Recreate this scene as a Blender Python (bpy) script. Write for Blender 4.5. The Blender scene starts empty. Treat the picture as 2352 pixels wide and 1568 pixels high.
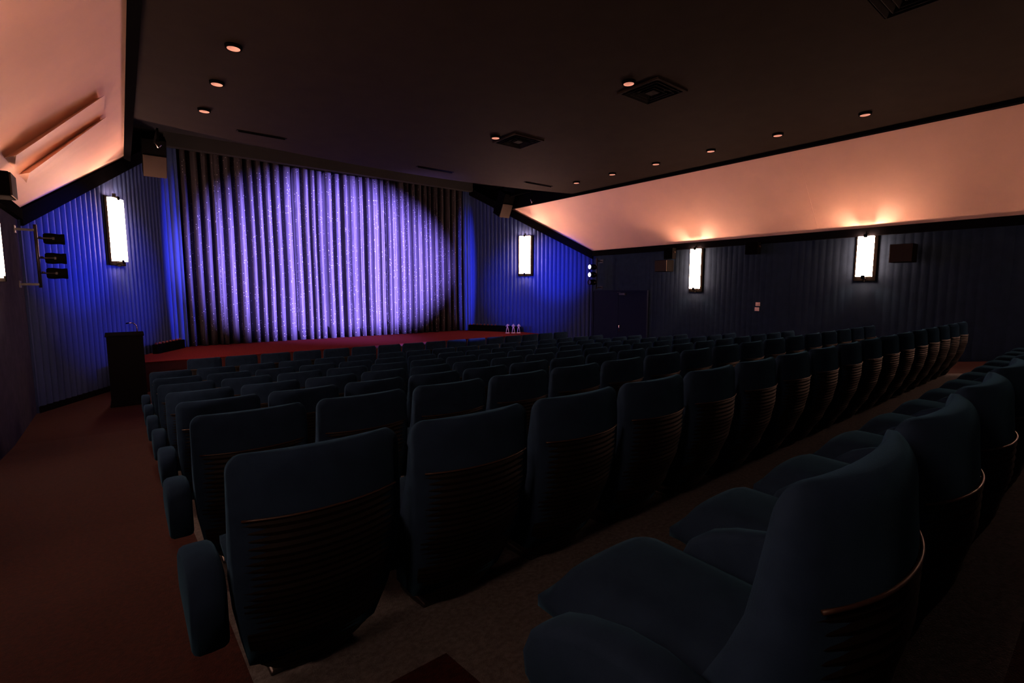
import bpy, bmesh, math, random
from mathutils import Vector, Matrix
random.seed(7)
C = bpy.context.scene.collection
PI = math.pi

# ------------------------------------------------------------------ camera
F_PX, CX, CY = 1125.0, 1176.0, 784.0
cam_d = bpy.data.cameras.new('camera'); cam_d.sensor_width = 36.0
cam_d.lens = F_PX * 36.0 / 2352.0; cam_d.clip_start = 0.05; cam_d.clip_end = 100
cam = bpy.data.objects.new('camera', cam_d); C.objects.link(cam)
cam.location = (0, 0, 0)                       # world origin = the photographer's eye
cam.rotation_euler = (math.radians(90 - 5.94), 0, math.radians(-38.45))
bpy.context.scene.camera = cam

# ------------------------------------------------------------------ world, view
w = bpy.data.worlds.new('world'); bpy.context.scene.world = w; w.use_nodes = True
w.node_tree.nodes['Background'].inputs[0].default_value = (0.02, 0.024, 0.035, 1)
w.node_tree.nodes['Background'].inputs[1].default_value = 0.0
vs = bpy.context.scene.view_settings
vs.view_transform = 'Standard'; vs.look = 'None'; vs.exposure = 0.0; vs.gamma = 1.0
vs.use_curve_mapping = False

# lighting constants
LAMP_COL = (1.0, 0.52, 0.36)
LAMP_EMIT = 85.0
LAMP_SPILL = 34.0
SPOT_COL = (0.30, 0.215, 1.0)
SPOT_W = 800000.0
BLUE_COL = (0.03, 0.07, 1.0)
BLUE_W = 28000.0

def spot(name, loc, target, watts, col, angle, blend=0.3, size=0.05, scale=(1, 1, 1), parent=None):
    d = bpy.data.lights.new(name, 'SPOT'); d.energy = watts; d.color = col
    d.spot_size = math.radians(angle); d.spot_blend = blend; d.shadow_soft_size = size
    o = bpy.data.objects.new(name, d); C.objects.link(o)
    o.location = loc
    o.rotation_euler = (Vector(target) - Vector(loc)).to_track_quat('-Z', 'Y').to_euler()
    o.scale = scale
    if parent:
        o.parent = parent; o.matrix_parent_inverse = Matrix.Translation(-Vector(parent.location))
    return o

# the booth's follow spot that throws the violet oval onto the closed curtain
spot('projector_beam', (12.0, -2.7, 0.75), (6.2, 17.2, .95), SPOT_W, SPOT_COL, 26.0, 0.7, 0.02, (1, 0.69, 1))

# ------------------------------------------------------------------ materials
def mat(name, col, rough=0.8, metal=0.0, emit=None, emit_s=0.0, sheen=0.0, bump=0.0, bscale=200.0,
        var=0.0, vscale=6.0, spec=0.5):
    m = bpy.data.materials.new(name); m.use_nodes = True
    nt = m.node_tree; b = nt.nodes['Principled BSDF']
    b.inputs['Base Color'].default_value = (*col, 1)
    b.inputs['Roughness'].default_value = rough
    b.inputs['Metallic'].default_value = metal
    b.inputs['Specular IOR Level'].default_value = spec
    if sheen:
        b.inputs['Sheen Weight'].default_value = sheen
        b.inputs['Sheen Roughness'].default_value = 0.4
    if emit:
        b.inputs['Emission Color'].default_value = (*emit, 1)
        b.inputs['Emission Strength'].default_value = emit_s
    tc = nt.nodes.new('ShaderNodeTexCoord')
    if bump:
        n = nt.nodes.new('ShaderNodeTexNoise'); n.inputs['Scale'].default_value = bscale
        nt.links.new(tc.outputs['Object'], n.inputs['Vector'])
        bp = nt.nodes.new('ShaderNodeBump'); bp.inputs['Strength'].default_value = bump
        bp.inputs['Distance'].default_value = 0.005
        nt.links.new(n.outputs['Fac'], bp.inputs['Height']); nt.links.new(bp.outputs['Normal'], b.inputs['Normal'])
    if var:
        n = nt.nodes.new('ShaderNodeTexNoise'); n.inputs['Scale'].default_value = vscale
        n.inputs['Detail'].default_value = 6
        nt.links.new(tc.outputs['Object'], n.inputs['Vector'])
        r = nt.nodes.new('ShaderNodeValToRGB')
        r.color_ramp.elements[0].position = 0.3; r.color_ramp.elements[1].position = 0.7
        r.color_ramp.elements[0].color = (*[c * (1 - var) for c in col], 1)
        r.color_ramp.elements[1].color = (*[min(1, c * (1 + var)) for c in col], 1)
        nt.links.new(n.outputs['Fac'], r.inputs['Fac']); nt.links.new(r.outputs['Color'], b.inputs['Base Color'])
    return m

M = {}
M['wall'] = mat('navy_pleated_wall_cloth', (0.016, 0.028, 0.048), 0.85, bump=0.25, bscale=90, var=0.15, spec=0.0)
M['wall_l'] = mat('lamplit_navy_wall_cloth', (0.034, 0.033, 0.055), 0.9, bump=0.25, bscale=90, var=0.15, spec=0.0)  # same navy cloth as right wall, lamp light painted into its colour
M['splay'] = mat('blue_pleated_wall_cloth', (0.028, 0.045, 0.13), 0.75, bump=0.2, bscale=90, spec=0.1)
M['cove'] = mat('cream_sloping_ceiling_paint', (0.90, 0.58, 0.42), 0.7, var=0.03, vscale=2)
M['ceil'] = mat('dark_brown_ceiling_paint', (0.016, 0.0120, 0.0092), 0.9, var=0.1, vscale=3, spec=0.05)
M['black'] = mat('matt_black_paint', (0.003, 0.003, 0.003), 0.85, spec=0.0)
M['trim'] = mat('black_trim_paint', (0.004, 0.004, 0.005), 0.9, spec=0.0)
M['void'] = mat('black_stage_house', (0.006, 0.006, 0.008), 0.9)
M['velvet'] = mat('navy_teal_velvet', (0.0085, 0.0185, 0.0395), 0.9, sheen=0.10, bump=0.15, bscale=350, var=0.15, vscale=12, spec=0.0)
M['velvet'].node_tree.nodes['Principled BSDF'].inputs['Sheen Tint'].default_value = (0.16, 0.50, 0.80, 1)
M['shell'] = mat('brown_ribbed_vinyl', (0.0045, 0.0036, 0.0028), 0.6, spec=0.12)
M['edge'] = mat('bronze_edge_strip', (0.020, 0.011, 0.007), 0.45, metal=0.0, spec=0.35)
M['dark_metal'] = mat('dark_chair_metal', (0.02, 0.02, 0.022), 0.45, metal=0.5)
M['stage_face'] = mat('dark_red_stage_front', (0.05, 0.008, 0.008), 0.9)
M['stage'] = mat('red_stage_carpet', (0.085, 0.013, 0.012), 0.95, spec=0.0, bump=0.5, bscale=120, var=0.35, vscale=40)
M['grille'] = mat('brown_speaker_grille', (0.03, 0.022, 0.018), 0.8, spec=0.1, bump=0.3, bscale=400)
M['door'] = mat('navy_door_paint', (0.011, 0.015, 0.034), 0.8, spec=0.0)
M['chrome'] = mat('polished_metal', (0.75, 0.62, 0.58), 0.25, metal=1.0)
M['plate'] = mat('ivory_switch_plastic', (0.85, 0.62, 0.52), 0.4)
M['glow'] = mat('lit_opal_diffuser', (0.9, 0.8, 0.7), 0.5, emit=LAMP_COL, emit_s=LAMP_EMIT)
M['glow_fill'] = mat('fill_lamp_diffuser', (0.9, 0.8, 0.7), 0.5, emit=LAMP_COL, emit_s=32)
M['lamp_shadow'] = mat('lamp_wall_shadow', (0.0012, 0.0010, 0.0009), 1.0, spec=0.0)
M['lens_lit'] = mat('lit_blue_lens', (0.3, 0.3, 0.9), 0.3, emit=(0.45, 0.45, 1.0), emit_s=9.0)
M['lens_dark'] = mat('dark_glass_lens', (0.02, 0.02, 0.04), 0.1)
M['reflector'] = mat('pale_downlight_reflector', (0.9, 0.6, 0.5), 0.4, emit=(1.0, 0.42, 0.30), emit_s=0.45)
M['vent'] = mat('black_vent_metal', (0.002, 0.002, 0.0025), 0.8, spec=0.05)
M['statue'] = mat('pale_gilt_figurine', (0.85, 0.62, 0.50), 0.35, metal=0.4)
M['redglass'] = mat('red_lamp_cap', (0.12, 0.015, 0.015), 0.5)
M['wood'] = mat('black_lectern_laminate', (0.004, 0.004, 0.005), 0.9, var=0.2, vscale=9, spec=0.0)
M['stepglow'] = mat('lit_step_lamp', (1, 0.6, 0.3), 0.4, emit=(1.0, 0.40, 0.15), emit_s=6.0)

def carpet_material():
    # brown carpet under the seats, red carpet on the aisles (a real colour change in the floor)
    m = bpy.data.materials.new('seating_and_aisle_carpet'); m.use_nodes = True
    nt = m.node_tree; b = nt.nodes['Principled BSDF']; b.inputs['Roughness'].default_value = 0.95
    b.inputs['Specular IOR Level'].default_value = 0.1
    tc = nt.nodes.new('ShaderNodeTexCoord'); sp = nt.nodes.new('ShaderNodeSeparateXYZ')
    nt.links.new(tc.outputs['Object'], sp.inputs[0])
    def cmp(out, op, val):
        n = nt.nodes.new('ShaderNodeMath'); n.operation = op; n.inputs[1].default_value = val
        nt.links.new(out, n.inputs[0]); return n.outputs[0]
    def comb(a, c, op):
        n = nt.nodes.new('ShaderNodeMath'); n.operation = op
        nt.links.new(a, n.inputs[0]); nt.links.new(c, n.inputs[1]); return n.outputs[0]
    X, Y = sp.outputs[0], sp.outputs[1]
    red = comb(cmp(X, 'LESS_THAN', 0.30), cmp(X, 'GREATER_THAN', 11.55), 'MAXIMUM')
    red = comb(red, cmp(Y, 'LESS_THAN', 0.15), 'MAXIMUM')
    red = comb(red, cmp(Y, 'GREATER_THAN', 12.4), 'MAXIMUM')
    corner = comb(cmp(X, 'LESS_THAN', 0.92), cmp(Y, 'LESS_THAN', 1.58), 'MULTIPLY')
    red = comb(red, corner, 'MAXIMUM')
    n = nt.nodes.new('ShaderNodeTexNoise'); n.inputs['Scale'].default_value = 45; n.inputs['Detail'].default_value = 5
    nt.links.new(tc.outputs['Object'], n.inputs['Vector'])
    def ramp(c0, c1):
        r = nt.nodes.new('ShaderNodeValToRGB'); r.color_ramp.elements[0].position = 0.35
        r.color_ramp.elements[1].position = 0.68
        r.color_ramp.elements[0].color = (*c0, 1); r.color_ramp.elements[1].color = (*c1, 1)
        nt.links.new(n.outputs['Fac'], r.inputs['Fac']); return r.outputs['Color']
    mix = nt.nodes.new('ShaderNodeMix'); mix.data_type = 'RGBA'
    nt.links.new(red, mix.inputs['Factor'])
    nt.links.new(ramp((0.048, 0.050, 0.052), (0.080, 0.084, 0.088)), mix.inputs[6])
    nt.links.new(ramp((0.014, 0.0030, 0.0022), (0.026, 0.0055, 0.0036)), mix.inputs[7])
    nt.links.new(mix.outputs[2], b.inputs['Base Color'])
    bp = nt.nodes.new('ShaderNodeBump'); bp.inputs['Strength'].default_value = 0.5; bp.inputs['Distance'].default_value = 0.01
    n2 = nt.nodes.new('ShaderNodeTexNoise'); n2.inputs['Scale'].default_value = 160
    nt.links.new(tc.outputs['Object'], n2.inputs['Vector'])
    nt.links.new(n2.outputs['Fac'], bp.inputs['Height']); nt.links.new(bp.outputs['Normal'], b.inputs['Normal'])
    return m
M['floor'] = carpet_material()

def curtain_material():
    # satin cloth sewn with small bright sequins
    m = bpy.data.materials.new('sequined_curtain_cloth'); m.use_nodes = True
    nt = m.node_tree; b = nt.nodes['Principled BSDF']
    tc = nt.nodes.new('ShaderNodeTexCoord')
    v = nt.nodes.new('ShaderNodeTexVoronoi'); v.inputs['Scale'].default_value = 20
    nt.links.new(tc.outputs['Object'], v.inputs['Vector'])
    lt = nt.nodes.new('ShaderNodeMath'); lt.operation = 'LESS_THAN'; lt.inputs[1].default_value = 0.13
    nt.links.new(v.outputs['Distance'], lt.inputs[0])
    sp = nt.nodes.new('ShaderNodeSeparateColor'); nt.links.new(v.outputs['Color'], sp.inputs[0])
    gt = nt.nodes.new('ShaderNodeMath'); gt.operation = 'GREATER_THAN'; gt.inputs[1].default_value = 0.62
    nt.links.new(sp.outputs[0], gt.inputs[0])
    mu = nt.nodes.new('ShaderNodeMath'); mu.operation = 'MULTIPLY'
    nt.links.new(lt.outputs[0], mu.inputs[0]); nt.links.new(gt.outputs[0], mu.inputs[1])
    n = nt.nodes.new('ShaderNodeTexNoise'); n.inputs['Scale'].default_value = 5
    mp = nt.nodes.new('ShaderNodeMapping'); mp.inputs['Scale'].default_value = (9, 9, 0.5)
    nt.links.new(tc.outputs['Object'], mp.inputs['Vector']); nt.links.new(mp.outputs[0], n.inputs['Vector'])
    r = nt.nodes.new('ShaderNodeValToRGB')
    r.color_ramp.elements[0].position = 0.3; r.color_ramp.elements[1].position = 0.7
    r.color_ramp.elements[0].color = (0.020, 0.018, 0.022, 1); r.color_ramp.elements[1].color = (0.038, 0.034, 0.040, 1)
    nt.links.new(n.outputs['Fac'], r.inputs['Fac'])
    mix = nt.nodes.new('ShaderNodeMix'); mix.data_type = 'RGBA'
    nt.links.new(mu.outputs[0], mix.inputs['Factor'])
    nt.links.new(r.outputs['Color'], mix.inputs[6]); mix.inputs[7].default_value = (0.9, 0.9, 0.95, 1)
    nt.links.new(mix.outputs[2], b.inputs['Base Color'])
    b.inputs['Roughness'].default_value = 0.6
    b.inputs['Specular IOR Level'].default_value = 0.15
    return m
M['curtain'] = curtain_material()

# ------------------------------------------------------------------ helpers
def obj(name, bm, m, parent=None, smooth=False, loc=None):
    me = bpy.data.meshes.new(name)
    bmesh.ops.recalc_face_normals(bm, faces=bm.faces)
    bm.to_mesh(me); bm.free()
    me.materials.append(m)
    if smooth:
        me.polygons.foreach_set('use_smooth', [True] * len(me.polygons))
    o = bpy.data.objects.new(name, me); C.objects.link(o)
    if loc: o.location = loc
    if parent: o.parent = parent
    return o

def thing(name, label, cat, loc=(0, 0, 0), rotz=0, group=None):
    o = bpy.data.objects.new(name, None); C.objects.link(o)
    o.empty_display_size = 0.1
    o.location = loc; o.rotation_euler = (0, 0, rotz); o['label'] = label; o['category'] = cat
    if group: o['group'] = group
    return o

def tag(o, label, cat, group=None):
    o['label'] = label; o['category'] = cat
    if group: o['group'] = group
    return o

def struct(name, bm, m, parent=None, smooth=False):
    o = obj(name, bm, m, parent, smooth)
    if not parent: o['kind'] = 'structure'
    return o

def dup(root, loc, rotz=0, label=None, group=None, skip=()):
    r = root.copy(); C.objects.link(r); r.location = loc; r.rotation_euler = (0, 0, rotz)
    if label: r['label'] = label
    if group: r['group'] = group
    for ch in list(root.children):
        if ch.name.split('.')[0] in skip: continue
        c = ch.copy(); C.objects.link(c); c.parent = r
        for g in ch.children:
            d = g.copy(); C.objects.link(d); d.parent = c
    return r

def box(bm, x0, x1, y0, y1, z0, z1, bev=0.0, seg=2, mtx=None):
    t = bmesh.new()
    bmesh.ops.create_cube(t, size=1)
    for v in t.verts:
        v.co = Vector((x0 + (v.co.x + .5) * (x1 - x0), y0 + (v.co.y + .5) * (y1 - y0), z0 + (v.co.z + .5) * (z1 - z0)))
    if bev: bmesh.ops.bevel(t, geom=list(t.edges), offset=bev, segments=seg, profile=0.5, affect='EDGES')
    if mtx: bmesh.ops.transform(t, matrix=mtx, verts=t.verts)
    me = bpy.data.meshes.new('tmp'); t.to_mesh(me); t.free(); bm.from_mesh(me); bpy.data.meshes.remove(me)
    return bm

def bx(*a, **k): return box(bmesh.new(), *a, **k)

def tube(bm, pts, r, n=8, cap=True):
    pts = [Vector(p) for p in pts]; rings = []
    rs = r if isinstance(r, (list, tuple)) else [r] * len(pts)
    for i, p in enumerate(pts):
        d = (pts[min(i + 1, len(pts) - 1)] - pts[max(i - 1, 0)]).normalized()
        a = d.orthogonal().normalized() if i == 0 else (rings[-1][1] - d * rings[-1][1].dot(d)).normalized()
        b = d.cross(a)
        rings.append(([bm.verts.new(p + (a * math.cos(2 * PI * k / n) + b * math.sin(2 * PI * k / n)) * rs[i]) for k in range(n)], a))
    for i in range(len(rings) - 1):
        A, B = rings[i][0], rings[i + 1][0]
        for k in range(n): bm.faces.new((A[k], A[(k + 1) % n], B[(k + 1) % n], B[k]))
    if cap:
        bm.faces.new(rings[0][0][::-1]); bm.faces.new(rings[-1][0])
    return bm

def lathe(bm, prof, n=24, close=False):
    rings = [[bm.verts.new((r * math.cos(2 * PI * k / n), r * math.sin(2 * PI * k / n), z)) for k in range(n)] for r, z in prof]
    for i in range(len(rings) - 1):
        for k in range(n): bm.faces.new((rings[i][k], rings[i][(k + 1) % n], rings[i + 1][(k + 1) % n], rings[i + 1][k]))
    if close:
        for k in range(n): bm.faces.new((rings[-1][k], rings[-1][(k + 1) % n], rings[0][(k + 1) % n], rings[0][k]))
    return bm

def prism(bm, poly, vec):
    vec = Vector(vec); a = [bm.verts.new(p) for p in poly]; b = [bm.verts.new(Vector(p) + vec) for p in poly]
    n = len(a); bm.faces.new(a); bm.faces.new(b[::-1])
    for i in range(n): bm.faces.new((a[i], a[(i + 1) % n], b[(i + 1) % n], b[i]))
    return bm

def grid(bm, rows):
    vs_ = [[bm.verts.new(p) for p in r] for r in rows]
    for i in range(len(vs_) - 1):
        for j in range(len(vs_[0]) - 1):
            bm.faces.new((vs_[i][j], vs_[i][j + 1], vs_[i + 1][j + 1], vs_[i + 1][j]))
    return vs_

# ------------------------------------------------------------------ room dimensions
XL, XR = -1.40, 13.96            # side walls
YC = 12.7                        # where the side walls turn into the splayed walls
SPL = ((XL, YC), (1.10, 17.2)); SPR = ((XR, YC), (11.46, 17.2))
YB = -3.2                        # rear wall
ZF = -2.31                       # flat floor by the stage
ZT = 1.45                        # top of side walls
SX0, SX1, ZS = 0.26, 12.30, 3.25 # dark flat ceiling
ZSTAGE = -1.65
ZHI = 4.35
PITCH = 0.66; CH = 0.97
# rows: (x of first chair's left corner, y, z of the chair tops, number of chairs)
ROWS = [(0.85, 0.31, -0.325, 14), (0.225, 1.75, -0.53, 17), (0.241, 3.05, -0.668, 17), (0.27, 4.50, -0.862, 17),
        (0.272, 5.79, -1.000, 17), (0.262, 7.07, -1.117, 17), (0.268, 8.50, -1.246, 17), (0.273, 9.92, -1.34, 17),
        (0.93, 11.45, -1.345, 16)]
FL = [(YB, -1.13), (0.2, -1.19)] + [(r[1] + .3, r[2] - CH) for r in ROWS[:8]] + [(11.0, ZF), (18.0, ZF)]
FL[1] = (0.0, -1.18)
def floor_z(y):
    for (a, za), (b, zb) in zip(FL, FL[1:]):
        if y <= b: return za + (zb - za) * (y - a) / (b - a)
    return ZF

bm = bmesh.new()
prism(bm, [(XL - .3, y, z) for y, z in FL] + [(XL - .3, 18.0, -3.0), (XL - .3, YB, -3.0)], (XR - XL + .6, 0, 0))
struct('floor', bm, M['floor'])

# pleated walls: sine corrugation along the wall
def pleated(name, p0, p1, ztop0, ztop1, zbot, pitch, amp, m, thick=0.12, inward=1):
    p0 = Vector((*p0, 0)); p1 = Vector((*p1, 0)); L = (p1 - p0).length; d = (p1 - p0) / L
    n = Vector((-d.y, d.x, 0)) * inward
    N = max(2, int(L / pitch * 8)); bm = bmesh.new(); front = []
    for i in range(N + 1):
        s = L * i / N; ph = s / pitch * 2 * PI
        off = amp * (abs(math.cos(ph / 2)) ** 0.7)
        p = p0 + d * s + n * off
        zt = ztop0 + (ztop1 - ztop0) * s / L
        front.append((p, zt))
    v = [(bm.verts.new((p.x, p.y, zbot)), bm.verts.new((p.x, p.y, zt))) for p, zt in front]
    for a, b in zip(v, v[1:]): bm.faces.new((a[0], b[0], b[1], a[1]))
    q = [p0 - n * thick, p1 - n * thick]
    b0 = bm.verts.new((q[0].x, q[0].y, zbot)); t0 = bm.verts.new((q[0].x, q[0].y, ztop0))
    b1 = bm.verts.new((q[1].x, q[1].y, zbot)); t1 = bm.verts.new((q[1].x, q[1].y, ztop1))
    bm.faces.new((b1, b0, t0, t1)); bm.faces.new((b0, v[0][0], v[0][1], t0)); bm.faces.new((v[-1][0], b1, t1, v[-1][1]))
    return struct(name, bm, m, smooth=False)

zsp = ZT + (3.95 - ZT)
pleated('wall_left', (XL, YB), (XL, YC), ZT, ZT, -2.6, 0.16, 0.006, M['wall_l'], inward=-1)
pleated('wall_right', (XR, YB), (XR, YC), ZT, ZT, -2.6, 0.16, 0.006, M['wall'], inward=1)
pleated('wall_front_left', SPL[0], SPL[1], ZT, 4.0, -2.6, 0.165, 0.05, M['splay'], inward=-1)
pleated('wall_front_right', SPR[0], SPR[1], ZT, 4.0, -2.6, 0.165, 0.05, M['splay'], inward=1)
pleated('wall_stage_left', (1.02, 17.2), (1.47, 17.2), 4.0, 4.0, -2.6, 0.15, 0.04, M['splay'], thick=.5, inward=-1)
pleated('wall_stage_right', (11.09, 17.2), (11.54, 17.2), 4.0, 4.0, -2.6, 0.15, 0.04, M['splay'], thick=.5, inward=-1)
struct('wall_front', bx(-2, 14.6, 17.95, 18.1, -2.6, ZHI + .2), M['void'])
struct('wall_back', bx(XL - .3, XR + .3, YB - .15, YB, -2.6, ZS + .2), M['wall'])

# ceiling: flat dark slab with bowed front edge, black lips, cream sloping sides
bm = bmesh.new()
front = [(SX0 + (SX1 - SX0) * i / 24, 12.0 + 0.85 * (1 - (2 * i / 24 - 1) ** 2), ZS) for i in range(25)]
prism(bm, [(SX0, YB, ZS)] + front + [(SX1, YB, ZS)], (0, 0, 0.25))
struct('ceiling', bm, M['ceil'])
struct('ceiling_stage', bx(SX0 - .6, SX1 + .6, 11.5, 18.0, ZHI, ZHI + .15), M['void'])
for s, xe, nm in ((1, SX0, 'trim_1'), (-1, SX1, 'trim_2')):
    bm = bmesh.new()
    box(bm, min(xe, xe + s * .13), max(xe, xe + s * .13), YB, 15.86, ZS - .07, ZHI)
    struct(nm, bm, M['trim'])
for xe, xw, nm in ((SX0, XL, 'ceiling_left'), (SX1, XR, 'ceiling_right')):
    sgn = -1 if xw < xe else 1
    sp = SPL if xw < xe else SPR
    k = (xe - sp[0][0]) / (sp[1][0] - sp[0][0]); ye = sp[0][1] + k * (sp[1][1] - sp[0][1])
    zt = ZT + (ZS - ZT)
    bm = bmesh.new()
    prism(bm, [(xe, YB, ZS), (xw, YB, ZT), (xw, YC, ZT), (xe, ye, ZS)], (sgn * 0.06, 0, 0.06))
    struct(nm, bm, M['cove'])
# joint cover between two boards of the right slope
bm = bmesh.new(); sl = Vector((SX1 - XR, 0, ZS - ZT)); q0 = Vector((XR, 5.05, ZT)) + sl * .05; nn_ = Vector((-(ZS - ZT), 0, SX1 - XR)).normalized()
prism(bm, [q0 + nn_ * -.002, q0 + nn_ * .004, q0 + sl * .9 + nn_ * .004, q0 + sl * .9 + nn_ * -.002], (0, .012, 0))
struct('trim_8', bm, M['cove'])
# black band along the wall tops
def band(name, p0, p1, z0, z1, h, depth, inward, m=None):
    p0 = Vector((*p0, 0)); p1 = Vector((*p1, 0)); d = (p1 - p0).normalized(); n = Vector((-d.y, d.x, 0)) * inward
    bm = bmesh.new(); q = []
    for p, z in ((p0, z0), (p1, z1)):
        q.append([bm.verts.new((p + n * a) + Vector((0, 0, zz))) for a, zz in ((-.1, z - h), (depth, z - h), (depth, z), (-.1, z))])
    a, b = q; bm.faces.new(a[::-1]); bm.faces.new(b)
    for i in range(4): bm.faces.new((a[i], a[(i + 1) % 4], b[(i + 1) % 4], b[i]))
    return struct(name, bm, m or M['trim'])
band('trim_3', (XL, YB), (XL, YC), ZT + .02, ZT + .02, 0.19, 0.09, -1)
band('trim_4', (XR, YB), (XR, YC), ZT + .02, ZT + .02, 0.19, 0.09, 1)
band('trim_5', SPL[0], SPL[1], ZT + .02, 4.17, 0.30, 0.10, -1)
band('trim_6', SPR[0], SPR[1], ZT + .02, 4.17, 0.30, 0.10, 1)
# skirting
band('baseboard_front_left', SPL[0], SPL[1], ZF + .12, ZF + .12, 0.2, 0.07, -1)
band('baseboard_front_right', SPR[0], SPR[1], ZF + .12, ZF + .12, 0.2, 0.07, 1)

# tapered acoustic wedges standing out of the left slope
def wedge(y0b, y1b, y0t, y1t, label):
    bm = bmesh.new()
    nrm = Vector((1.8, 0, -1.66)).normalized()
    def on(x, y, h=-.004): return Vector((x, y, ZT + (x - XL) * (ZS - ZT) / (SX0 - XL))) + nrm * h
    V = [bm.verts.new(p) for p in (on(-1.11, y0b), on(-1.11, y1b), on(-1.05, y0b - .45, .14),
                                   on(-.157, y0t), on(-.03, y1t), on(-.06, y0t - .30, .08))]
    for f in ((0, 1, 2), (3, 5, 4), (0, 2, 5, 3), (1, 4, 5, 2), (0, 3, 4, 1)): bm.faces.new([V[i] for i in f])
    tag(obj('acoustic_wedge', bm, M['cove']), label, 'panel', 'wedge panels on the left ceiling slope')
wedge(9.55, 10.36, 9.9, 11.05, 'cream wedge panel on left ceiling slope, nearer the viewer, further from curtain')
wedge(10.75, 11.53, 11.05, 12.24, 'cream wedge panel on left ceiling slope, the one nearer the curtain')

# ------------------------------------------------------------------ stage
st = bmesh.new()
prism(st, [(0.11, 14.08, ZF), (12.17, 14.08, ZF), (12.95, 14.45, ZF), (11.5, 17.15, ZF), (11.5, 17.9, ZF), (1.05, 17.9, ZF), (1.05, 17.15, ZF), (-.39, 14.45, ZF)][0:0] or
      [(0.11, 14.08, ZF), (12.45, 14.08, ZF), (12.45, 15.20, ZF), (11.48, 17.0, ZF), (11.48, 17.9, ZF), (1.08, 17.9, ZF), (1.08, 17.0, ZF), (0.11, 15.20, ZF)],
      (0, 0, ZSTAGE - .03 - ZF))
stg = thing('stage', 'low stage covered in red carpet in front of the sparkling curtain', 'stage', (6.28, 14.1, ZF))
o = obj('stage_riser', st, M['stage_face'], stg); o.matrix_parent_inverse = Matrix.Translation((-6.28, -14.1, -ZF))
st = bmesh.new()
prism(st, [(0.08, 14.05, ZSTAGE - .03), (12.48, 14.05, ZSTAGE - .03), (12.48, 15.18, ZSTAGE - .03), (11.48, 17.0, ZSTAGE - .03), (11.48, 17.9, ZSTAGE - .03),
           (1.08, 17.9, ZSTAGE - .03), (1.08, 17.0, ZSTAGE - .03), (0.08, 15.18, ZSTAGE - .03)], (0, 0, .03))
o = obj('stage_carpet', st, M['stage'], stg); o.matrix_parent_inverse = Matrix.Translation((-6.28, -14.1, -ZF))

# curtain: deep irregular folds
bm = bmesh.new()
x = 1.50; cols = []
rnd = random.Random(3)
while x < 11.05:
    wd = rnd.uniform(0.20, 0.34); dp = rnd.uniform(0.34, 0.44); fr = rnd.uniform(.50, .68)
    sk = rnd.uniform(-.25, .25); half = rnd.random() < .25
    pr_ = [(-1.0, 0.0), (-fr - .05, .02)] + [(-fr + 2 * fr * k / 10, .80 + .20 * math.cos((k / 5 - 1) * PI / 2) + sk * .12 * (k / 5 - 1)
            - (.16 if half and k in (3,) else 0)) for k in range(11)] + [(fr + .05, .02)]
    for t, pr in pr_:
        cols.append((x + wd * (t + 1) / 2, 17.52 - dp * pr, rnd.uniform(-.004, .004)))
    x += wd
rows = []
for j in range(13):
    z = ZSTAGE + .01 + (4.3 - ZSTAGE) * j / 12
    rows.append([(cx_ + 0.007 * math.sin(j * .6 + cx_ * 1.3), cy_ + jt * (1 + j % 2), z) for cx_, cy_, jt in cols])
grid(bm, rows)
cur = obj('stage_curtain', bm, M['curtain'], smooth=True)
sol = cur.modifiers.new('thickness', 'SOLIDIFY'); sol.thickness = 0.012
tag(cur, 'closed pleated stage curtain with sequins under a violet oval spotlight', 'curtain')
# black pelmet above
struct('trim_7', bx(1.2, 11.4, 16.9, 17.12, 3.98, ZHI), M['void'])

# ------------------------------------------------------------------ cinema seat
def prof(z):
    """rear-corner y, sagitta, half width at height z"""
    K = [(-0.06, 0.20, 0.045, 0.215), (0.05, 0.15, 0.05, 0.240), (0.20, 0.075, 0.062, 0.268), (0.40, 0.012, 0.072, 0.287), (0.55, -0.010, 0.078, 0.294),
         (0.67, -0.012, 0.078, 0.295), (0.80, -0.005, 0.074, 0.295), (0.90, 0.0, 0.070, 0.294)]
    for a, b in zip(K, K[1:]):
        if z <= b[0]:
            t = max(0, (z - a[0]) / (b[0] - a[0])); t2 = t * t * (3 - 2 * t)
            t = .5 * t + .5 * t2
            return [p + (q - p) * t for p, q in zip(a[1:], b[1:])]
    return K[-1][1:]
def rear(u, z, off=0.0, ws=1.0):
    yc, s, hw = prof(z); return Vector((hw * ws * u, yc - s * (1 - abs(u) ** 2.2) - off, z))
NU = 14
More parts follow.
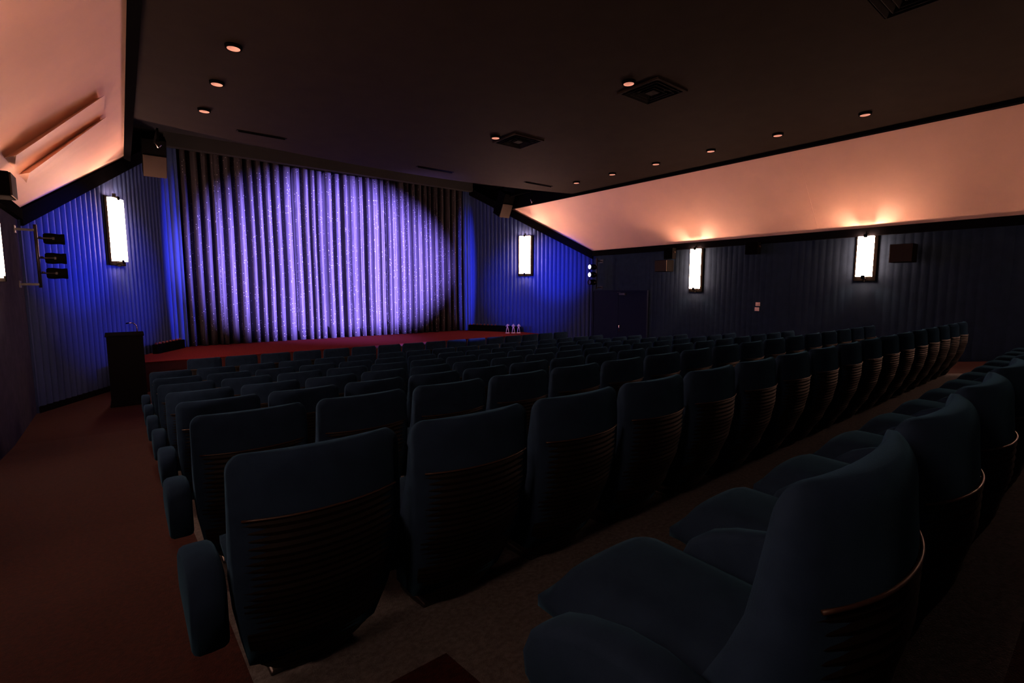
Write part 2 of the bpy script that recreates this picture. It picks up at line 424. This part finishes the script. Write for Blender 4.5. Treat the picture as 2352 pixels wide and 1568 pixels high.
def backrest_bm():
    bm = bmesh.new(); loops = []
    lv = [0.04, 0.22, 0.3, 0.38, 0.46, 0.54, 0.62, 0.70, 0.77, 0.82] + [0.82 + 0.06 * math.sin(a * PI / 2 / 6) for a in range(1, 7)]
    for i, z in enumerate(lv):
        a = max(0, (z - 0.82) / 0.06); a = math.sqrt(max(0, 1 - a * a)) if a < 1 else 0.0
        shr = 0.05 * (1 - a); th = 0.022 * (1 - a)
        yc, s, hw = prof(z); L = []
        hw2 = hw - shr
        for k in range(NU + 1):
            u = -1 + 2 * k / NU
            L.append(Vector((hw2 * u, yc - s * (1 - abs(u) ** 2.2) + th * (.4 + .6 * (1 - abs(u) ** 4)), z)))
        th = min(th, .03)
        FY = [(.04, .32), (.14, .30), (.41, .185), (.48, .14), (.57, .10), (.63, .078), (.72, .062), (.80, .048), (.88, .036)]
        for (za, ya), (zb, yb_) in zip(FY, FY[1:]):
            if z <= zb + 1e-6: fy = ya + (yb_ - ya) * (z - za) / (zb - za); break
        for k in range(NU + 1):
            u = 1 - 2 * k / NU
            L.append(Vector((hw2 * u, fy - (0.03 + .03 * max(0, .8 - z)) * (1 - abs(u) ** 2.2) - th * .8, z)))
        # pillowed side edges
        loops.append([bm.verts.new(p) for p in L])
    n = len(loops[0])
    for A, B in zip(loops, loops[1:]):
        for k in range(n): bm.faces.new((A[k], A[(k + 1) % n], B[(k + 1) % n], B[k]))
    for L in (loops[0], loops[-1]):
        for k in range(NU): bm.faces.new((L[k], L[k + 1], L[n - 2 - k], L[n - 1 - k]))
    return bm
def shell_bm():
    bm = bmesh.new(); NR = 26; outer = []; inner = []
    z0, z1 = -0.045, 0.665
    for i in range(NR * 2 + 1):
        z = z0 + (z1 - z0) * i / (NR * 2)
        rib = 0.006 if i % 2 else 0.0
        bt = max(0, (0.12 - z) / 0.165); ws = 0.94 * math.sqrt(max(0.0, 1 - 0.55 * bt * bt))
        outer.append([rear(-1 + 2 * k / 16, z, 0.004 + rib * .7, ws) for k in range(17)])
        inner.append([rear(-1 + 2 * k / 16, z, -0.012, ws) for k in range(17)])
    A = grid(bm, outer); B = grid(bm, inner)
    for i in range(len(A) - 1):
        for j in (0, 16): bm.faces.new((A[i][j], A[i + 1][j], B[i + 1][j], B[i][j]))
    for i in (0, len(A) - 1):
        for j in range(16): bm.faces.new((A[i][j], A[i][j + 1], B[i][j + 1], B[i][j]))
    return bm
def side_profile(y0):
    P = [(y0, .21), (y0, .40), (y0 + .04, .455)]
    P += [(.22, .475), (.32, .47), (.42, .445), (.50, .41), (.56, .36), (.585, .30), (.575, .24), (.54, .215), (.48, .20)]
    return P
def arm_bm(y0, w_):
    bm = bmesh.new(); P = side_profile(y0)
    cy_ = sum(p[0] for p in P) / len(P); cz_ = sum(p[1] for p in P) / len(P); secs = []
    for x, ins in ((-w_, .030), (-w_ * .9, .012), (-w_ * .65, 0.002), (0, 0), (w_ * .65, .002), (w_ * .9, .012), (w_, .030)):
        L = []
        for y, z in P:
            d = Vector((y - cy_, z - cz_)); l = d.length; d = d * ((l - ins) / l)
            L.append(bm.verts.new((x, cy_ + d.x, cz_ + d.y)))
        secs.append(L)
    n = len(P)
    for A, B in zip(secs, secs[1:]):
        for k in range(n): bm.faces.new((A[k], A[(k + 1) % n], B[(k + 1) % n], B[k]))
    bm.faces.new(secs[0][::-1]); bm.faces.new(secs[-1])
    return bm
def seat_bm():
    bm = bmesh.new(); rows = []
    NX, NY = 10, 14
    def pt(i, j, top):
        u = -1 + 2 * i / NX; v = j / NY
        hw = 0.262 * (1 - 0.06 * v)
        e = (1 - abs(u) ** 6) * (1 - max(0, (v - .8) / .2) ** 3)
        y = 0.10 + 0.60 * v
        z = 0.30 + (0.085 * max(0, e) + 0.012 * math.cos(u * PI / 2) + .02 * v) * (1 if top else -0.7)
        return (hw * u, y + (0.0 if v < 1 else 0.0), z)
    T = grid(bm, [[pt(i, j, True) for i in range(NX + 1)] for j in range(NY + 1)])
    B = grid(bm, [[pt(i, j, False) for i in range(NX + 1)] for j in range(NY + 1)])
    def stitch(a, b):
        for k in range(len(a) - 1): bm.faces.new((a[k], a[k + 1], b[k + 1], b[k]))
    stitch(T[0], B[0]); stitch(T[-1], B[-1]); stitch([r[0] for r in T], [r[0] for r in B]); stitch([r[-1] for r in T], [r[-1] for r in B])
    return bm
def make_seat():
    t = thing('cinema_seat', '', 'seat')
    obj('backrest', backrest_bm(), M['velvet'], t, True)
    o = obj('back_shell', shell_bm(), M['shell'], t, False); o['label'] = 'brown horizontally ribbed rear shell'
    bm = bmesh.new(); tube(bm, [rear(-.90 + 1.80 * k / 18, 0.672, 0.005) for k in range(19)], 0.0045, 6)
    o = obj('edge_strip', bm, M['edge'], t, True); o['label'] = 'thin bronze strip across the back'
    obj('seat_cushion', seat_bm(), M['velvet'], t, True)
    bm = bmesh.new(); box(bm, -.20, .20, .18, .52, .14, .25, .02); box(bm, -.05, .05, .24, .40, -.09, .16)
    box(bm, -.16, .16, .20, .46, -.10, -.06, .008)
    obj('pedestal', bm, M['dark_metal'], t)
    obj('armrest', arm_bm(.135, .044), M['velvet'], t, True).location = (-.321, 0, 0)
    for c in t.children: c.data.transform(Matrix.Translation((0, 0, .09)))
    return t
seat0 = make_seat()
end_me = obj('armrest', arm_bm(.06, .056), M['velvet'], None, True); end_me.data.transform(Matrix.Translation((0, 0, .09)))   # wider outer armrest, copied onto the row ends
ORD = ['first', 'second', 'third', 'fourth', 'fifth', 'sixth', 'seventh', 'eighth', 'ninth', 'tenth', 'eleventh', 'twelfth',
       'thirteenth', 'fourteenth', 'fifteenth', 'sixteenth', 'seventeenth']
ROWNAME = ['closest row at lower right, nearest the viewer'] + \
    ['%s row in front of the closest one' % ORD[i] for i in range(7)] + ['front row next to the stage']
ROWGROUP = ['seats in the closest row'] + ['seats in the %s row ahead' % ORD[i] for i in range(7)] + ['seats in the front row by the stage']
used = False
for ri, (x0, y, zt, n) in enumerate(ROWS):
    for k in range(n):
        xc = x0 + .295 + PITCH * k
        loc = (xc, y, zt - CH)
        where = 'at the left aisle end' if k == 0 else ('at the far right end' if k == n - 1 else '%s from the left aisle' % ORD[k])
        rn = ['closest row by the viewer', 'second row from the viewer', 'third row from the viewer', 'fourth row from the viewer',
              'fifth row from the viewer', 'sixth row from the viewer', 'seventh row from the viewer', 'eighth row from the viewer', 'front row beside the stage'][ri]
        lab = 'dark teal velvet cinema seat %s, %s' % (where, rn)
        r = dup(seat0, loc, 0, lab, ROWGROUP[ri], skip=('armrest',) if k == 0 else ())
        for s in ((-1,) if k == 0 else ()) + ((1,) if k == n - 1 else ()):
            a = end_me.copy(); C.objects.link(a); a.parent = r; a.location = (s * .358, 0, 0)
for ch in list(seat0.children): bpy.data.objects.remove(ch)
bpy.data.objects.remove(seat0); bpy.data.objects.remove(end_me)

# ------------------------------------------------------------------ wall lamps
def wall_lamp(label, pos, ang, h, wd=0.31, spill=LAMP_SPILL, glow='glow'):
    """pos: centre on the wall, ang: direction the lamp faces"""
    t = thing('wall_lamp', label, 'lamp', pos, ang, 'tall glowing wall lamps')
    # local: +x out of the wall, y across, z up
    obj('shadow_board', bx(0.02, 0.035, -wd * .72, wd * .72, -h / 2 - .10, h / 2 + .03, .004), M['lamp_shadow'], t)  # near-black sheet standing in for the lamp's shadow on the wall
    for s in (-1, 1):
        bm = bmesh.new()
        ys = [s * (0.004 + (wd / 2 - .004) * k / 6) for k in range(7)]
        xs = [0.150 - 0.03 * abs(k / 6 - .45) ** 1.6 for k in range(7)] + [0.045]
        ys.append(s * wd / 2)
        f0 = [bm.verts.new((x_, y_, -h / 2)) for x_, y_ in zip(xs, ys)]
        f1 = [bm.verts.new((x_, y_, h / 2)) for x_, y_ in zip(xs, ys)]
        g0 = [bm.verts.new((x_ - .012, y_ - s * .006, -h / 2)) for x_, y_ in zip(xs, ys)]
        g1 = [bm.verts.new((x_ - .012, y_ - s * .006, h / 2)) for x_, y_ in zip(xs, ys)]
        for k in range(7):
            bm.faces.new((f0[k], f0[k + 1], f1[k + 1], f1[k])); bm.faces.new((g0[k], g0[k + 1], g1[k + 1], g1[k]))
            bm.faces.new((f0[k], f0[k + 1], g0[k + 1], g0[k])); bm.faces.new((f1[k], f1[k + 1], g1[k + 1], g1[k]))
        for k in (0, 7): bm.faces.new((f0[k], f1[k], g1[k], g0[k]))
        obj('diffuser', bm, M[glow], t)
    for s in (-1, 1):
        bm = bmesh.new()
        box(bm, .035, .165, -.038, .038, min(s * (h / 2 - .03), s * (h / 2 + .05)), max(s * (h / 2 - .03), s * (h / 2 + .05)), .004)
        box(bm, .035, .10, -.012, .012, min(s * (h / 2 + .05), s * (h / 2 + .12)), max(s * (h / 2 + .05), s * (h / 2 + .12)))
        obj('bracket', bm, M['black'], t)
    if spill:
        for s in (-1, 1):
            d = bpy.data.lights.new('lamp_tube', 'POINT'); d.energy = spill; d.color = (1, .72, .55); d.shadow_soft_size = 0.015
            o = bpy.data.objects.new('lamp_tube', d); C.objects.link(o); o.parent = t; o.location = (.085, 0, s * (h / 2 - .12))
    return t
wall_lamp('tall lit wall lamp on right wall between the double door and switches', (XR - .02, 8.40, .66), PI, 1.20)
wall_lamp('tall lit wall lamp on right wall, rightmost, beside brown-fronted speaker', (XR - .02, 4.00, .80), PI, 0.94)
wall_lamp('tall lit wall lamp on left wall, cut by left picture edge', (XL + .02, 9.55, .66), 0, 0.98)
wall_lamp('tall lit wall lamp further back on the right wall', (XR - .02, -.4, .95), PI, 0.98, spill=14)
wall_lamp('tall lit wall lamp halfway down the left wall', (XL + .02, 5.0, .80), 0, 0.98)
wall_lamp('dim fill lamp added out of view toward the rear of the left wall', (XL + .02, .45, .95), 0, 0.98, spill=8, glow='glow_fill')  # added unseen lamp, put in to brighten the near seats and floor
aS = math.atan2(SPR[1][1] - SPR[0][1], SPR[1][0] - SPR[0][0]) + PI / 2
def on_splay(sp, x): return sp[0][1] + (x - sp[0][0]) / (sp[1][0] - sp[0][0]) * (sp[1][1] - sp[0][1])
nl = Vector((SPL[1][1] - SPL[0][1], -(SPL[1][0] - SPL[0][0]))).normalized(); nr = Vector((-nl.x, nl.y))
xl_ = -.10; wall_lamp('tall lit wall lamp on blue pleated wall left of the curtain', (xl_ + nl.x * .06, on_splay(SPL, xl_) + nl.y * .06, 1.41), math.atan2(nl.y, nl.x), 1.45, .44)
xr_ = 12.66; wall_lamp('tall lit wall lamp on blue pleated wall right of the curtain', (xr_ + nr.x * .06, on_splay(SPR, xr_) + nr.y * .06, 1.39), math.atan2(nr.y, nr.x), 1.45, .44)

# ------------------------------------------------------------------ ceiling fittings
def downlight(x, y, label, group='recessed ceiling downlights'):
    t = thing('downlight', label, 'light', (x, y, ZS), 0, group)
    bm = bmesh.new(); lathe(bm, [(.105, 0), (.105, -.012), (.098, -.040), (.088, -.045), (.082, -.040), (.082, 0)], 24, True)
    obj('trim_ring', bm, M['black'], t, True)
    bm = bmesh.new(); lathe(bm, [(.080, -.040), (.080, -.028), (.060, -.012), (.0, -.004)], 24)
    obj('reflector', bm, M['reflector'], t, True)
for i, (x, y) in enumerate([(1.385, 7.73), (1.385, 9.19), (1.385, 10.68)]):
    downlight(x, y, 'small round downlight in left ceiling row, %s the stage' % ('farthest from', 'middle one toward', 'closest to')[i])
downlight(6.43, 5.16, 'small round downlight beside the large central ceiling vent')
downlight(6.43, 8.66, 'small round downlight beside the smaller, farther ceiling vent')
for i, y in enumerate([3.32, 4.86, 6.35, 7.85, 9.28, 10.66]):
    downlight(10.94, y, 'small round downlight in right ceiling row, %s counted from the stage' % ORD[5 - i])
def vent(x, y, label):
    t = thing('ceiling_vent', label, 'vent', (x, y, ZS), 0, 'square ceiling vents')
    bm = bmesh.new(); s = .40
    for a, b, c, d in ((-s, s, -s, -s + .05), (-s, s, s - .05, s), (-s, -s + .05, -s + .05, s - .05), (s - .05, s, -s + .05, s - .05)): box(bm, a, b, c, d, -.03, 0)
    obj('outer_frame', bm, M['ceil'], t)
    for q, r_ in enumerate((.33, .25, .17)):
        bm = bmesh.new()
        pr = [(r_, -.045), (r_ - .055, -.008), (r_ - .065, -.008), (r_ - .01, -.047)]
        R = [[bm.verts.new((sx * p, sy * p, z)) for p, z in pr] for sx, sy in ((-1, -1), (1, -1), (1, 1), (-1, 1))]
        for k in range(4):
            A, B = R[k], R[(k + 1) % 4]
            for j in range(4): bm.faces.new((A[j], A[(j + 1) % 4], B[(j + 1) % 4], B[j]))
        obj('louvre', bm, M['vent'], t)
    obj('back_plate', bx(-.34, .34, -.34, .34, -.006, 0), M['vent'], t)
    obj('core', bx(-.09, .09, -.09, .09, -.035, -.006, .01), M['vent'], t)
vent(7.03, 5.16, 'square dark ceiling vent with stepped louvres, middle of the ceiling')
vent(7.0, 8.6, 'square dark ceiling vent, the farther and smaller-looking one')
vent(7.0, 1.75, 'square dark ceiling vent cut off by the top picture edge')
for x0, x1, y, lab in ((2.05, 3.0, 11.6, 'left'), (6.3, 7.4, 11.95, 'middle'), (9.7, 10.8, 11.6, 'right')):
    t = thing('slot_diffuser', 'thin black slot diffuser in ceiling front edge, %s one of three' % lab, 'vent', ((x0 + x1) / 2, y, ZS), 0, 'slot diffusers along the ceiling front')
    hw = (x1 - x0) / 2
    obj('slot_frame', bx(-hw, hw, -.05, .05, -.012, 0), M['vent'], t)
    obj('blade', bx(-hw + .03, hw - .03, -.012, .012, -.03, -.012), M['black'], t)

# ------------------------------------------------------------------ speakers
def hung_speaker(x, side, label):
    # side -1: left. faces the audience, tilted down
    t = thing('hanging_speaker', label, 'speaker', (x, 15.15, 3.05), 0, 'speakers hung beside the curtain')
    R = Matrix.Rotation(math.radians(28), 4, 'X')
    obj('cabinet', bx(-.24, .24, -.02, .42, -.28, .62, .01, mtx=R), M['black'], t)
    obj('grille', bx(-.235, .235, -.045, -.02, -.28, .24, .006, mtx=R), M['grille'], t)
    bm = bmesh.new(); s = side
    p = Vector((0, .12, .62)); q = Vector((-s * .0, -1.9, .30))
    box(bm, -.02, .02, -1.55, .0, .46, .50)
    box(bm, -.02, .02, -1.55, -1.51, .20, .50)
    box(bm, -.25, .25, -.03, .03, .44, .50)
    obj('mounting_bar', bm, M['black'], t)
    bm = bmesh.new(); tube(bm, [(-.06, -1.53, .20), (0, -1.53, .08), (.05, -1.53, .15)], .018, 6)
    obj('clamp', bm, M['chrome'], t, True)
hung_speaker(.85, -1, 'grey-fronted speaker hung from ceiling at the left of the curtain')
hung_speaker(11.72, 1, 'tilted brown-fronted speaker hung from ceiling right of the curtain')
def wall_speaker(x0, x1, y0, y1, z0, z1, label, grille_x):
    t = thing('wall_speaker', label, 'speaker', ((x0 + x1) / 2, (y0 + y1) / 2, z0), 0, 'speakers on the side walls')
    dx, dy, h = (x1 - x0) / 2, (y1 - y0) / 2, z1 - z0
    g = 1 if grille_x > 0 else -1
    obj('cabinet', bx(-dx, dx, -dy, dy, 0, h, .01), M['black'], t)
    obj('grille', bx(*(sorted((g * dx, g * (dx + .02)))), -dy + .01, dy - .01, .01, h - .01, .004), M['grille'], t)
    bm = bmesh.new(); box(bm, *(sorted((-g * dx, -g * (dx + .10)))), -.05, .05, h * .3, h * .7)
    obj('wall_bracket', bm, M['black'], t)
wall_speaker(XR - .48, XR - .12, 3.02, 3.44, .62, 1.02, 'brown-fronted box speaker on right wall beside the rightmost lamp', -1)
wall_speaker(XR - .48, XR - .12, 9.15, 9.60, .60, .96, 'dark box speaker low on right wall, left of the first lamp', -1)
wall_speaker(XL + .12, XL + .34, 9.30, 9.75, 1.24, 1.56, 'black speaker with pale front above the left wall lamp', 1)
def small_speaker(y0, y1, z0, z1, label):
    t = thing('small_speaker', label, 'speaker', (XR - .18, (y0 + y1) / 2, z0), 0, 'small boxes hung under the wall trim')
    dy, h = (y1 - y0) / 2, z1 - z0
    obj('cabinet', bx(-.10, .10, -dy, dy, 0, h, .008), M['black'], t)
    obj('wall_bracket', bx(.10, .15, -.04, .04, h * .4, h * .9), M['black'], t)
    bm = bmesh.new(); tube(bm, [(-.02, -dy, h * .6), (-.02, -dy - .04, h * .6)], .025, 10)
    obj('knob', bm, M['edge'], t)
small_speaker(9.10, 9.42, 1.00, 1.34, 'small black box under the black trim, left of first right-wall lamp')
small_speaker(6.45, 6.80, 1.00, 1.33, 'small black box under the black trim, above the switches')

# ------------------------------------------------------------------ corner stage lights
def corner_lights(x, s, side):
    y = 12.25
    t = thing('lighting_pole', 'black vertical pole bracketed in the %s corner carrying stage lights' % side, 'pole', (x, y, 0.05), 0, 'corner lighting poles')
    bm = bmesh.new(); tube(bm, [(0, 0, 0), (0, 0, 1.12)], .025, 10)
    obj('upright', bm, M['dark_metal'], t, True)
    for z in (.06, 1.02):
        bm = bmesh.new(); box(bm, *(sorted((0, -s * .27))), -.02, .02, z - .02, z + .02)
        box(bm, *(sorted((-s * .25, -s * .27))), -.07, .07, z - .06, z + .06)
        obj('wall_arm', bm, M['dark_metal'], t)
    for i, z in enumerate((.93, .58, .31) if s > 0 else (.85, .57, .30)):
        lx = x + s * .24; pos = (lx, y, z)
        lit = not (s < 0 and i == 2)
        f = thing('stage_light', 'black can stage light, %s of three on the %s corner pole' % (('top', 'middle', 'bottom')[i], side), 'stage light', pos, 0,
                  'stage lights on the %s corner pole' % side)
        if s < 0: f.rotation_euler = (0, 0, PI)
        tgt_z = (1.0, .3, .7)[i]
        f.rotation_euler = (0, 0, (0 if s > 0 else PI) + s * .10)
        bm = bmesh.new(); lathe(bm, [(.0, -.15), (.075, -.145), (.095, -.12), (.10, -.05), (.088, .07), (.095, .11), (.095, .14), (.08, .14), (.078, .125), (.0, .125)], 20)
        bmesh.ops.rotate(bm, matrix=Matrix.Rotation(PI / 2, 3, 'Y'), verts=bm.verts)
        obj('can_body', bm, M['black'], f, True)
        bm = bmesh.new(); lathe(bm, [(.0, .136), (.076, .132)], 20)
        bmesh.ops.rotate(bm, matrix=Matrix.Rotation(PI / 2, 3, 'Y'), verts=bm.verts)
        obj('lens', bm, M['lens_lit'] if lit else M['lens_dark'], f)
        bm = bmesh.new(); box(bm, -.03, .0, -.115, -.105, -.02, .02); box(bm, -.03, .0, .105, .115, -.02, .02)
        box(bm, -.29, -.02, -.012, .012, -.012, .012) if False else None
        tube(bm, [(-.02, -.11, 0), (-.16, -.11, 0), (-.18, -.06, 0), (-.212, -.02, 0)], .011, 6)
        tube(bm, [(-.02, .11, 0), (-.16, .11, 0), (-.18, .06, 0), (-.212, .02, 0)], .011, 6)
        obj('yoke', bm, M['dark_metal'], f)
        bm = bmesh.new(); lathe(bm, [(0, 0), (.022, 0), (.022, .03), (0, .03)], 10)
        obj('knob', bm, M['edge'], f, True, loc=(-.185, -.03, .0))
        d = Vector((s * .21, s * .21 * s * math.tan(.10) * 1.0, 0))
corner_lights(XL + .27, 1, 'left')
corner_lights(XR - .27, -1, 'right')
# their beams: each corner lights the opposite splayed wall
for s, lx in ((1, XL + .27 + .60), (-1, XR - .27 - .60)):
    tx = XR - .75 if s > 0 else XL + .75
    spot('stage_beam', (lx, 12.30, .86), (tx, 13.95, .85), BLUE_W * .75, BLUE_COL, 13, 1.0, .03)
    spot('stage_beam', (lx, 12.30, .56), (tx - s * .5, 15.0, .1), BLUE_W * .35, BLUE_COL, 20, 1.0, .03)
    spot('stage_beam', (lx, 12.30, .30), (11.3 if s > 0 else 1.25, 17.2, .7), BLUE_W * 1.2, (.07, .09, 1), 26, 1.0, .03, (.13, 1, 1))

# ------------------------------------------------------------------ lectern with microphone
t = thing('lectern', 'black box lectern with thin gooseneck microphone on the left aisle floor', 'lectern', (0.0, 12.4, ZF))
obj('front_panel', bx(-.29, .29, 0, .03, .04, 1.40, .006), M['wood'], t)
obj('side_panel', bx(-.29, -.26, .03, .42, .04, 1.40, .004), M['wood'], t)
obj('side_panel', bx(.26, .29, .03, .42, .04, 1.40, .004), M['wood'], t)
obj('base', bx(-.31, .31, -.02, .45, 0, .05, .006), M['wood'], t)
obj('top', bx(-.31, .31, -.02, .46, 0, .03, .008, mtx=Matrix.Translation((0, 0, 1.40)) @ Matrix.Rotation(math.radians(4), 4, 'X')), M['wood'], t)
bm = bmesh.new()
tube(bm, [(.20, .10, 1.43), (.205, .10, 1.53), (.195, .08, 1.61), (.15, .05, 1.66), (.08, .03, 1.665)], [.012, .010, .010, .010, .010], 8)
mic = obj('gooseneck', bm, M['chrome'], t, True)
bm = bmesh.new(); tube(bm, [(.08, .03, 1.665), (.055, .02, 1.66), (.035, .01, 1.655)], [.010, .014, .010], 10)
obj('microphone_head', bm, M['black'], mic, True)

# ------------------------------------------------------------------ footlight battens and figurines
def batten(p0, p1, label, nl_, span):
    p0 = Vector((*p0, ZSTAGE)); p1 = Vector((*p1, ZSTAGE)); d = p1 - p0; L = d.length; a = math.atan2(d.y, d.x)
    t = thing('footlight_batten', label, 'light', p0, a, 'black light battens at the stage sides')
    obj('housing', bx(0, L, -.07, .07, 0, .24, .01), M['black'], t)
    for k in range(nl_):
        bm = bmesh.new(); tube(bm, [(0, 0, 0), (0, 0, .035), (0, .0, .05)], [.035, .035, .022], 10)
        obj('lamp_cap', bm, M['redglass'], t, True, loc=(span[0] + (span[1] - span[0]) * k / (nl_ - 1), 0, .24))
batten((.60, 15.75), (1.30, 17.0), 'low black batten of red caps on stage left of curtain', 8, (.08, 1.3))
batten((11.22, 17.0), (12.30, 15.05), 'low black batten of red caps on stage right of curtain', 8, (.05, 1.2))
def figurine(x, y, arm, label):
    t = thing('figurine', label, 'statuette', (x, y, ZSTAGE), -.6, 'standing figurines on the stage')
    bm = bmesh.new(); lathe(bm, [(0, 0), (.085, 0), (.085, .012), (.06, .024), (.0, .026)], 20)
    obj('base', bm, M['statue'], t, True)
    # skinned standing figure, legs apart
    bm = bmesh.new(); H = .38
    J = [(0, 0, .215), (0, 0, .27), (0, 0, .315), (0, .0, .335), (0, 0, .362),      # pelvis, waist, chest, neck, head
         (-.022, 0, .205), (-.038, 0, .115), (-.052, 0, .032),                       # left leg
         (.022, 0, .205), (.036, 0, .115), (.050, 0, .032),                          # right leg
         (-.036, 0, .315), (-.062, -.005, .275), (-.035, -.02, .245),                # arm to the hip
         (.036, 0, .315), (.060, -.005, .275), ((.035, -.02, .245) if not arm else (.045, -.01, .36))]
    Rr = [.024, .020, .027, .009, .018, .017, .012, .008, .017, .012, .008, .011, .008, .007, .011, .008, .007]
    E_ = [(0, 1), (1, 2), (2, 3), (3, 4), (0, 5), (5, 6), (6, 7), (0, 8), (8, 9), (9, 10), (2, 11), (11, 12), (12, 13), (2, 14), (14, 15), (15, 16)]
    me = bpy.data.meshes.new('figure'); me.from_pydata(J, E_, []); me.materials.append(M['statue'])
    o = bpy.data.objects.new('figure', me); C.objects.link(o); o.parent = t
    md = o.modifiers.new('skin', 'SKIN'); md.use_smooth_shade = True
    for v, r_ in zip(me.skin_vertices[0].data if me.skin_vertices else [], Rr): v.radius = (r_, r_)
    if not me.skin_vertices: pass
    ss = o.modifiers.new('sub', 'SUBSURF'); ss.levels = 2; ss.render_levels = 2
    return t, o, Rr
figs = [figurine(11.67, 14.98, 1, 'small pale standing figurine, leftmost of the three on stage'),
        figurine(11.86, 14.85, 0, 'small pale standing figurine, middle of the three on stage'),
        figurine(12.02, 14.72, 0, 'small pale standing figurine, rightmost of the three on stage')]
for _, o, Rr in figs:
    if not o.data.skin_vertices:
        bpy.context.view_layer.objects.active = o
        o.select_set(True)
        o.data.attributes
        bm = bmesh.new(); bm.from_mesh(o.data); lay = bm.verts.layers.skin.verify(); bm.verts.ensure_lookup_table()
        for v, r_ in zip(bm.verts, Rr): v[lay].radius = (r_, r_)
        bm.verts[0][lay].use_root = True
        bm.to_mesh(o.data); bm.free(); o.select_set(False)

# ------------------------------------------------------------------ double door, switches, step lamp
d = thing('door_1', 'navy double door in the right wall', 'door', (XR - .03, 11.38, ZF)); d['kind'] = 'structure'
del d['label']; del d['category']
hgt = -.04 - ZF
bm = bmesh.new()
for a, b, c, e in ((-1.23, -1.17, 0, hgt + .05), (1.17, 1.23, 0, hgt + .05), (-1.17, 1.17, hgt, hgt + .05)): box(bm, -.06, .02, a, b, c, e)
obj('door_frame', bm, M['door'], d)
for s in (-1, 1):
    lf = obj('door_leaf', bx(-.045, .0, min(.005 * s, 1.16 * s), max(.005 * s, 1.16 * s), .01, hgt - .005, .003), M['door'], d)
    if s < 0:
        bm = bmesh.new(); tube(bm, [(-.045, -.10, .86), (-.10, -.10, .87), (-.10, -.10, 1.08), (-.045, -.10, 1.09)], .014, 8)
        obj('door_handle', bm, M['chrome'], lf, True)
        bm = bmesh.new(); box(bm, -.10, -.045, -.32, -.06, hgt - .12, hgt - .05, .008); box(bm, -.07, -.05, -.10, .05, hgt - .04, hgt - .02)
        obj('door_closer', bm, M['dark_metal'], lf)
def plate(y, z, label):
    t = thing('switch_plate', label, 'switch', (XR - .03, y, z), 0, 'switch plates on the right wall')
    obj('plate', bx(-.015, 0, -.06, .06, -.05, .05, .003), M['plate'], t)
    obj('rocker', bx(-.024, -.015, -.02, .02, -.028, .028, .002), M['plate'], t)
plate(6.48, -.38, 'upper of two small pale switch plates on the right wall')
plate(6.50, -.52, 'lower of two small pale switch plates on the right wall')
t = thing('step_lamp', 'tiny orange step lamp low behind the seats at right picture edge', 'lamp', (7.2, .02, floor_z(.0)))
obj('housing', bx(-.06, .06, -.04, .04, -.01, .10, .008), M['black'], t)
obj('lens', bx(-.05, .05, -.05, -.04, .04, .085), M['stepglow'], t)
